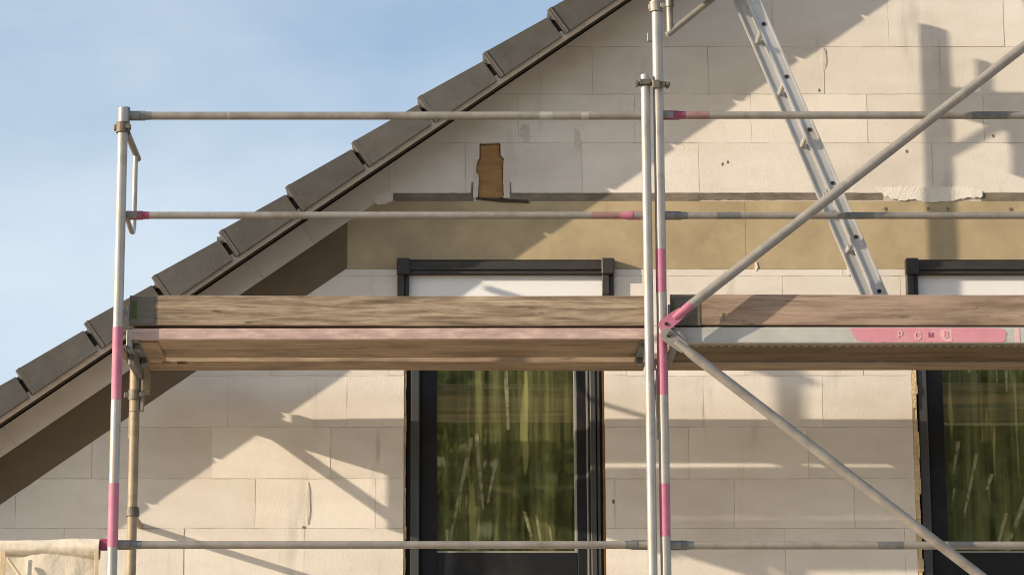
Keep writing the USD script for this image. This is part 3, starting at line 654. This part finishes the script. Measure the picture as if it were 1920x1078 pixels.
tb2 = thing('toe_board', 'pinkish brown toe board of the right bay above the pink deck label', 'toe board', 'toe boards of the scaffold')
obj('board', board(xc, xd, 0.032, 0.060, zat(610, 0.03) + 0.002, zat(552, 0.03), None, 0.002, 8), 'toe_wood_pink', tb2)
obj('end_fitting', bx(xc - 0.012, xc - 0.001, 0.028, 0.064, zt0 + 0.03, zt0 + 0.105, 0.003), 'galvanised', tb2)
obj('end_plate', bx(xc + 0.001, xat(1312, 580, 0.03), 0.0300, 0.0318, zt0 + 0.004, zt1 - 0.003), 'shade_grey', tb2)  # weathering and post shade painted as one plate on the right board
obj('foot_batten', bx(xc + 0.02, xd - 0.01, 0.064, 0.09, zt0 - 0.02, zt0 + 0.02), 'dark_wood_and_shade', tb2)  # same painted shade line under the right toe board
obj('paint_mark', bx(xc + 0.004, xc + 0.018, 0.0285, 0.0299, zt0 + 0.06, zt1 - 0.02), 'green_mark', tb2)
nail = obj('nail_plate', bx(xat(1350, 595, 0.03), xat(1356, 595, 0.03), 0.0285, 0.0305, zat(601, 0.03), zat(586, 0.03), 0.0008), 'old_tube', tb2)

# decks
dk = thing('scaffold_deck', 'wooden plank deck of the left bay with a faded pink front rail', 'scaffold deck', 'decks of the scaffold')
xa2, xb2 = xat(246, 640, 0.04), XT1 + 0.004
obj('front_rail', board(xa2, xb2, 0.036, 0.052, zat(636.5, 0.036), zat(615, 0.036), None, 0.0008, 5), 'faded_pink', dk)
zu = ZB + 0.004
for i, (ya, yb) in enumerate(((0.053, 0.284), (0.304, 0.546))):
    obj('plank', board(xa2 + 0.01 + 0.02 * i, xb2 - 0.006, ya, yb, zu + 0.012 * i, zu + 0.036 + 0.006 * i, None, 0.0012, 11 + i), 'deck_wood', dk)
for xx in (xa2 + 0.02, xb2 - 0.02):
    obj('end_hook', [bx(xx - 0.02, xx + 0.02, 0.06, 0.55, zu - 0.012, zu - 0.001, 0.003), bx(xx - 0.016, xx + 0.016, 0.10, 0.16, zu - 0.04, zu - 0.012, 0.003), bx(xx - 0.016, xx + 0.016, 0.44, 0.50, zu - 0.04, zu - 0.012, 0.003)], 'fitting_steel', dk)
obj('end_profile', [bx(xa2 - 0.026, xa2 + 0.004, 0.055, 0.20, zu - 0.045, zu + 0.05, 0.004), bx(xa2 - 0.028, xa2 + 0.002, 0.201, 0.55, zu - 0.095, zu + 0.05, 0.004)], 'fitting_steel', dk)  # end claws, made deeper to fill out the shadow on the wall
obj('cross_batten', bx(xat(262, 660, 0.2), xat(300, 660, 0.2), 0.09, 0.54, zu - 0.008, zu - 0.001, 0.002), 'deck_wood', dk)
ip = thing('console_plank', 'narrow inner plank of the left bay, nearest to the wall', 'plank')
obj('plank', board(xa2 + 0.012, xb2 + 0.02, 0.599, 0.81, zu - 0.002, zu + 0.033, None, 0.002, 15), 'deck_wood', ip)
obj('end_profile', [bx(xa2 - 0.03, xa2 + 0.012, 0.612, 0.87, zu - 0.115, zu - 0.006, 0.004), bx(xa2 - 0.02, xa2 + 0.010, 0.612, 0.82, zu - 0.007, zu + 0.045, 0.004)], 'old_tube', ip)  # plate added below the plank end to close its wall shadow
for a_, b_ in ((305, 322), (333, 352)): obj('end_cleat', bx(xat(a_, 680, YI), xat(b_, 680, YI), 0.548, 0.60, zu - 0.02, zu - 0.006, 0.002), 'deck_wood', ip)

dk2 = thing('scaffold_deck', 'galvanised steel deck of the right bay with a pink label on its front', 'scaffold deck', 'decks of the scaffold')
xc2, xd2 = xat(1258, 640, 0.04), XPR - 0.03
zf0, zf1 = zat(643, 0.036), zat(613, 0.036)
obj('front_rail', board(xc2, xd2, 0.036, 0.048, zf0, zf1, None, 0.0, 21), 'galvanised_rail', dk2)
obj('bottom_lip', board(xc2, xd2, 0.049, 0.105, zf0 + 0.002, zf0 + 0.006, None, 0.0, 22), 'galvanised', dk2)
# perforated edge: a row of small tabs with gaps between
tabs = []; x = xc2 + 0.12; i = 0
while x < min(xd2, xat(2000, 640, 0.1)):
    tabs.append(bx(x, x + 0.020, 0.106, 0.132, zf0 + 0.001, zf0 + 0.006)); x += 0.040; i += 1
obj('perforated_edge', tabs, 'old_tube', dk2, kind='stuff')
obj('gap_liner', bx(xc2 + 0.1, xd2 - 0.05, 0.106, 0.134, zf0 + 0.0075, zf0 + 0.009), 'black_hole', dk2)  # black backing that paints the gaps between tabs as shaded
for ya, yb, sd in ((0.135, 0.325, 23), (0.330, 0.520, 24)):
    obj('deck_panel', board(xc2 + 0.01, xd2 - 0.01, ya, yb, zf0 + 0.010, zf0 + 0.05, None, 0.0008, sd), 'deck_wood_dark', dk2)
obj('back_rail', board(xc2, xd2, 0.525, 0.54, zf0 + 0.001, zf0 + 0.05, None, 0.0, 25), 'galvanised', dk2)
for xx in (xc2 + 0.02, xd2 - 0.02):
    obj('end_hook', bx(xx - 0.018, xx + 0.018, 0.10, 0.53, zf0 - 0.010, zf0 + 0.003, 0.003), 'fitting_steel', dk2)
ipr = thing('console_plank', 'narrow inner plank of the right bay, nearest to the wall', 'plank')
obj('plank', board(xc2 - 0.055, xd2 - 0.03, 0.575, 0.80, zu - 0.002, zu + 0.043, None, 0.002, 27), 'deck_wood', ipr)
# label painted on the rail: pink field with ragged ends and worn letters
zl0, zl1 = zf0 + 0.004, zf1 - 0.004
lab = Polygon([at(x, y, 0.036)[[0, 2]] for x, y in ((1594, 616), (1604, 614.5), (1700, 614.5), (1866, 614.5), (1880, 617), (1889, 624), (1884, 633), (1888, 639), (1874, 641.5), (1760, 641.5), (1628, 641.5), (1606, 638), (1600, 628))])
lb = obj('pink_label', slab(ragged(lab, 0.0016, 0.012, 31), 0.0345, 0.002), 'label_pink', dk2)
def letter(ch, px, py, h, m, dy=0.0335, bold=True, rot=0.0):
    tm = meshkit.text_mesh(ch, h, 0.0008, bold=bold)
    c = at(px, py, dy); v = tm.vertices.copy()
    v[:, :2] -= (v[:, :2].max(0) + v[:, :2].min(0)) / 2
    tm.vertices = np.stack([c[0] + v[:, 0], dy - v[:, 2], c[2] + v[:, 1]], 1)
    obj('letter', tm, m, lb)
letter('P', 1688, 627, 0.032, 'label_white')
letter('C', 1721, 629, 0.036, 'label_white')
letter('M', 1745, 627.5, 0.022, 'label_dark')
patch = Polygon([at(x, y, 0.034)[[0, 2]] for x, y in ((1764, 618), (1784, 617), (1785, 640), (1776, 640.5), (1768, 637), (1763, 628))])
obj('worn_patch', slab(ragged(patch, 0.0015, 0.008, 33), 0.0340, 0.0006), 'label_white', lb)
letter('8', 1774, 627, 0.034, 'label_pink', dy=0.0333)
obj('white_stripe', bx(xat(1904, 628, 0.035), xat(1912, 628, 0.035), 0.0348, 0.0365, zf0 + 0.004, zf1 - 0.004), 'label_white', dk2)

# deck and toe board one storey higher in the right bay (above the picture; they shade the wall)
up = 2.0
dk3 = thing('scaffold_deck', 'upper steel deck of the right bay one storey above the labelled deck', 'scaffold deck', 'decks of the scaffold')
obj('front_rail', board(xc2, xd2, 0.036, 0.048, zf0 + up, zf1 + up, None, 0.0, 41), 'galvanised', dk3)
obj('deck_panel', board(xc2 + 0.05, xd2 - 0.01, 0.05, 0.53, zf0 + up + 0.01, zf0 + up + 0.05, None, 0.0008, 42), 'deck_wood_dark', dk3)
obj('end_profile', bx(xc2 - 0.03, xc2 + 0.03, 0.055, 0.55, zf0 + up - 0.10, zf0 + up + 0.055, 0.004), 'fitting_steel', dk3)  # unseen end plate, deepened to thicken its shadow band on the wall
obj('end_stop', tube((xc2 + 0.0, 0.50, zf0 + up + 0.05), (xc2 + 0.0, 0.50, zf0 + up + 0.24), 0.014, 12), 'galvanised', dk3)  # unseen stub added only to cast a short upright shadow bar
tb3 = thing('toe_board', 'upper toe board of the right bay one storey above the pinkish one', 'toe board', 'toe boards of the scaffold')
obj('board', board(xc, xd, 0.032, 0.060, zt0 + up, zt1 + up, None, 0.002, 43), 'toe_wood', tb3)

# diagonal braces
def brace(a, b, label, pink_a=False, m='galvanised'):
    a, b = np.array(a), np.array(b); d = (b - a) / np.linalg.norm(b - a)
    t = thing('diagonal_brace', label, 'diagonal brace', 'diagonal braces of the scaffold')
    obj('tube', tube(a + d * 0.15, b - d * 0.15, 0.0238, 26), m, t, smooth=40)
    nrm = np.array([0, 1.0, 0]); w = np.cross(d, nrm)
    def flat(c, dd, mm, name):
        prof = [(-0.036, 0.0), (-0.03, 0.022), (-0.012, 0.031), (0.02, 0.030), (0.055, 0.029), (0.10, 0.0242), (0.10, -0.0242), (0.055, -0.029), (0.02, -0.030), (-0.012, -0.031), (-0.03, -0.022)]
        ww = np.cross(dd, nrm)
        pts = [c + dd * u + ww * v for u, v in prof]
        s = slab(Polygon([(p[0], p[2]) for p in pts]), c[1] - 0.009, 0.018)
        cone = tube(c + dd * 0.045, c + dd * 0.1505, 0.016, 20, r2=0.0237)
        e = obj(name, [s, cone], mm, t, smooth=35)
        obj('bolt', tube(c + nrm * -0.014 + dd * 0.0, c + nrm * 0.0, 0.009, 8), 'black_hole', t)
        obj('bolt', tube(c + nrm * -0.0125 + dd * 0.055 + ww * 0.004, c + dd * 0.055 + ww * 0.004, 0.006, 8), 'black_hole', t)
    flat(a, d, 'pink_paint' if pink_a else m, 'flattened_end')
    flat(b, -d, m, 'flattened_end')
    return t
YBR = -0.042
brace(at(1249, 608, YBR), at(2250, -168, YBR), 'diagonal brace rising to the right from the pink fitting on the middle post', True)
brace(at(1253, 630, YBR - 0.012), at(2243, 1390, YBR - 0.012), 'diagonal brace descending to the right below the pink fitting on the middle post')
# small clip at the head of the lower brace and node bracket
nb = thing('clamp', 'steel clamp holding both brace ends to the middle post', 'clamp')
c = at(1250, 622, YBR)
obj('clamp_body', [bx(c[0] - 0.012, c[0] + 0.045, YBR + 0.012, YBR + 0.030, c[2] - 0.032, c[2] + 0.022, 0.004), tube((c[0] + 0.052, YBR - 0.004, c[2] - 0.004), (c[0] + 0.082, YBR - 0.002, c[2] - 0.038), 0.013, 12)], 'galvanised', nb)
obj('clamp_bolt', tube((c[0] + 0.012, YBR - 0.03, c[2] - 0.012), (c[0] + 0.012, YBR + 0.01, c[2] - 0.012), 0.011, 8), 'coupler_steel', nb)
su = thing('strut', 'thin grey strut behind the middle post, rising at the top edge', 'strut')
obj('tube', tube(at(1250, 67, 0.46), at(1560, -180, 0.46), 0.0165, 16), 'galvanised', su, smooth=40)
st = thing('stub_tube', 'short grey tube stub beside the middle post near the top edge', 'stub')
cst = at(1256, 40, 0.46)
obj('tube', tube((cst[0], 0.46, zat(62, 0.46)), (cst[0], 0.46, zat(14, 0.46)), 0.017, 16), 'galvanised', st, smooth=40)
obj('cap', tube((cst[0], 0.46, zat(14, 0.46)), (cst[0], 0.46, zat(-14, 0.46)), 0.022, 16), 'fitting_steel', st, smooth=40)

# end guard at the free end of the left bay: bent bar
eg = thing('end_guard_rail', 'bent end guard bar reaching inward from the left end post, against the sky', 'guard rail')
ga, gb = at(238, 247, 0.02), at(256, 303, 0.40)
xg = xat(252.5, 390, 0.33)
obj('sloping_bar', tube((XPL + 0.018, 0.02, zat(249, 0.02)), (XPL + 0.022, 0.50, zat(249, 0.02)), 0.017, 16), 'galvanised', eg, smooth=40)
zlo = zat(408, 0.02)
pp = [(XPL + 0.021, 0.40, zat(249, 0.02)), (XPL + 0.021, 0.40, zlo + 0.12), (XPL + 0.021, 0.392, zlo + 0.05), (XPL + 0.021, 0.36, zlo + 0.012), (XPL + 0.021, 0.30, zlo), (XPL + 0.026, 0.02, zlo)]
obj('bent_bar', pipe_path(pp, 0.013), 'galvanised_bright', eg, smooth=50)

# ladder inside the right bay
ld = thing('ladder', 'leaning aluminium ladder inside the right bay, its stiles seen edge on', 'ladder')
L0, L1 = at(1652, 552, 0.14), at(1413, 0, 0.14)
dl = (L1 - L0); dl[1] = 0; dl /= np.linalg.norm(dl)
foot = L0 - dl * ((L0[2] - (ZD + 0.005)) / dl[2]); head = foot + dl * 2.75
wv = np.array([dl[2], 0, -dl[0]])
def stile(y):
    ps = []
    def barx(o0, o1, ya, yb):
        pts = [foot + wv * o0, foot + wv * o1, head + wv * o1, head + wv * o0]
        ps.append(slab(Polygon([(p[0], p[2]) for p in pts]), ya, yb - ya))
    barx(-0.029, 0.029, y + 0.008, y + 0.014)
    barx(-0.032, -0.024, y, y + 0.022); barx(0.024, 0.032, y, y + 0.022)
    return ps
for y in (0.14, 0.43):
    obj('stile', stile(y), 'aluminium', ld)
nh = 10; hole0 = at(1650, 545, 0.14); dpx = 0.0
off_h = np.dot(hole0 - foot, dl); step = np.linalg.norm(at(1432, 45, 0.14) - at(1650, 545, 0.14)) / 5
h0 = off_h - step * int(off_h / step)
for i in range(nh):
    c = foot + dl * (h0 + i * step)
    if h0 + i * step > 2.7: break
    rg = obj('rung', tube((c[0], 0.149, c[2]), (c[0], 0.447, c[2]), 0.014, 14), 'aluminium', ld, smooth=40)
    obj('rung_hole', [tube((c[0], 0.1445, c[2]), (c[0], 0.1482, c[2]), 0.0105, 12)], 'black_hole', rg)
for y in (0.14, 0.43):
    obj('foot_cap', bx(foot[0] - 0.03, foot[0] + 0.045, y - 0.004, y + 0.026, ZD + 0.003, ZD + 0.05, 0.006), 'black_hole', ld)

# wall tie from the left inner post to the wall
wt = thing('wall_tie', 'grey tie bar clamped to the left inner post by the low rail', 'wall tie')
zt_ = zat(985, YW)
obj('bar', tube((XIL - 0.01, YI + 0.03, zt_ ), (XIL - 0.01, YW, zt_), 0.0165, 16), 'old_tube', wt, smooth=40)
wc = trimesh.creation.annulus(R + 0.0008, R + 0.008, 0.045, sections=20); wc.apply_translation((XIL, YI, zt_))
obj('clamp', [wc, bx(XIL - 0.03, XIL + 0.03, YI + 0.026, YI + 0.05, zt_ - 0.02, zt_ + 0.02, 0.003)], 'coupler_steel', wt)

# beige sheet rolled over the low rail of the short bay on the left, straps hanging
ts = thing('rolled_sheet', 'beige plastic sheet rolled over the low rail left of the end post', 'sheet')
xq0, xq1 = XPF + 0.05, xat(187, 1025, 0.03); zr = zat(1030, 0.03)
V, Fc = [], []; nx, na = 70, 20
for i in range(nx):
    x = xq0 + (xq1 - xq0) * i / (nx - 1)
    for k2 in range(na):
        an = 2 * math.pi * k2 / na
        rr_ = 0.022 + 0.028 * meshkit.fbm(np.array([[x * 6.0, math.cos(an) * 1.8, math.sin(an) * 1.8]]), 4)[0] + 0.006 * math.sin(x * 7)
        V.append((x, 0.03 + rr_ * math.cos(an), zr + rr_ * 1.15 * math.sin(an) - 0.01 * math.sin((x - xq0) * 4.2)))
for i in range(nx - 1):
    for k2 in range(na):
        a, b = i * na + k2, i * na + (k2 + 1) % na
        Fc += [(a, b, b + na), (a, b + na, a + na)]
rm = trimesh.Trimesh(V, Fc, process=False); rm.fix_normals()
obj('roll', rm, 'tarp', ts, smooth=True)
V, Fc = [], []; nx, nz = 60, 14
for j in range(nz):
    for i in range(nx):
        x = xq0 + (xq1 - 0.02 - xq0) * i / (nx - 1); d = j / (nz - 1)
        yy = 0.02 + 0.10 * (meshkit.fbm(np.array([[x * 8 + d * 3, d * 3.0, 3.0]]), 4)[0] - 0.5) * (0.3 + d) + 0.02 * d * math.sin(x * 9)
        V.append((x, yy, zr - 0.02 - d * 0.9))
for j in range(nz - 1):
    for i in range(nx - 1):
        a = j * nx + i; Fc += [(a, a + 1, a + nx + 1), (a, a + nx + 1, a + nx)]
hang = trimesh.Trimesh(V, Fc, process=False)
back = hang.copy(); back.vertices[:, 1] += 0.004; back.invert()
obj('hanging_sheet', [hang, back], 'tarp', ts, smooth=True)
for pxs, w_, lean in ((5, 0.025, 0.0), (181, 0.018, 0.0)):
    x = xat(pxs, 1050, -0.02)
    obj('strap', bx(x - w_ / 2, x + w_ / 2, -0.022, -0.018, zr - 0.9, zr - 0.012, 0.0015), 'tarp_brown', ts)
a_, b_ = at(14, 1046, -0.03), at(60, 1110, -0.03)
obj('strap', tube(a_, b_, 0.007, 10), 'tarp_brown', ts)
rl_ = thing('guard_rail', 'low guard rail inside the rolled beige sheet, only its dark pink end showing', 'guard rail', 'guard rails of the scaffold')
zrl = zat(1021, 0.03)
obj('tube', tube((XPF + 0.02, 0.03, zrl), (XPL - R + 0.004, 0.03, zrl), 0.0175, 20), 'galvanised', rl_, smooth=40)
obj('rail_end', [bx(xat(187, 1021, 0.03), XPL - R + 0.003, 0.012, 0.048, zrl - 0.026, zrl + 0.028, 0.006)], 'magenta_paint', rl_)

# ------------------------------------------------------------------ trees across the way (seen mirrored in the panes)
def make_tree(label, loc):
    t = thing('tree', label, 'tree', 'trees facing the house', loc)
    r6 = random.Random(5); H = 11.2
    limbs = [pipe_path([(0, 0, 0), (0.1, 0.05, 2.5), (0.05, 0.2, 5.5), (0.2, 0.1, 8.5)], 0.16, 10)]
    nodes = []
    for i in range(46):
        z0 = r6.uniform(0.8, 8.2); an = r6.uniform(0, 6.28); L = r6.uniform(1.4, 3.0) * (1.15 - z0 / 12)
        e = np.array((math.cos(an) * L, math.sin(an) * L, z0 + r6.uniform(0.7, 2.0)))
        limbs.append(pipe_path([(0.08, 0.1, z0), (e[0] * 0.5, e[1] * 0.5, z0 + (e[2] - z0) * 0.35), e], 0.035, 6)); nodes.append(e)
    obj('trunk', limbs, 'bark', t)
    g = np.random.default_rng(3); C = []
    for e in nodes + [np.array((0.2, 0.1, 9.3)), np.array((0, 0.2, 10.2)), np.array((0.4, -0.3, 8.6))]:
        rad = g.uniform(0.8, 1.4)
        p = g.normal(size=(330, 3)); p *= (rad * g.uniform(0.35, 1.0, (330, 1)) / np.linalg.norm(p, axis=1)[:, None]); C.append(e + p * (1, 1, 0.8))
    C = np.concatenate(C); n = len(C)
    u = g.normal(size=(n, 3)); u /= np.linalg.norm(u, axis=1)[:, None]; w = np.cross(u, g.normal(size=(n, 3))); w /= np.linalg.norm(w, axis=1)[:, None]
    s = g.uniform(0.07, 0.14, (n, 1))
    V = np.stack([C - u * s, C + w * s * 0.55, C + u * s, C - w * s * 0.55], 1).reshape(-1, 3)
    i = np.arange(n)[:, None] * 4
    obj('crown', trimesh.Trimesh(V, np.concatenate([i + [0, 1, 2], i + [0, 2, 3]]), process=False), 'leaf', t)
    return t
spots = [(-3.0, -19.5), (0.6, -18.0), (3.9, -19.0), (7.2, -17.6), (10.3, -19.2), (13.6, -18.2), (1.9, -24.5), (8.7, -24.0), (-1.2, -23.0), (5.2, -23.4), (12.0, -24.5), (3.4, -29.0), (7.0, -28.5), (10.6, -29.5), (0.0, -28.0)]
names = ['tree at the near end of the row across from the house', 'tree facing the left window', 'tree between the two mirrored windows', 'leafy tree left of the right window mirror', 'tree facing the right window',
         'tree at the far end of the row across from the house', 'tree standing behind the row, facing the left window', 'tree standing behind the row, facing the right window', 'tree behind the row at its near end', 'tree behind the middle of the row', 'tree behind the row at its far end',
         'rearmost tree facing the left window', 'rearmost tree in the middle', 'rearmost tree facing the right window', 'rearmost tree at the near end']
t0 = make_tree(names[0], (spots[0][0], spots[0][1], 0))
for i, (x, y) in enumerate(spots[1:], 1):
    p = UsdGeom.Xform.Define(stage, prim_path('tree', None)); pr = p.GetPrim()
    pr.GetReferences().AddInternalReference(t0.GetPath()); pr.SetInstanceable(True)
    p.ClearXformOpOrder(); p.AddTranslateOp(opSuffix='place').Set(Gf.Vec3d(x, y, 0)); p.AddRotateZOp(opSuffix='turn').Set(47.0 * i)
    p.AddScaleOp(opSuffix='size').Set(Gf.Vec3f(*(3 * [0.94 + 0.05 * (i % 3)])))
    tag(pr, names[i], 'tree', 'trees facing the house')
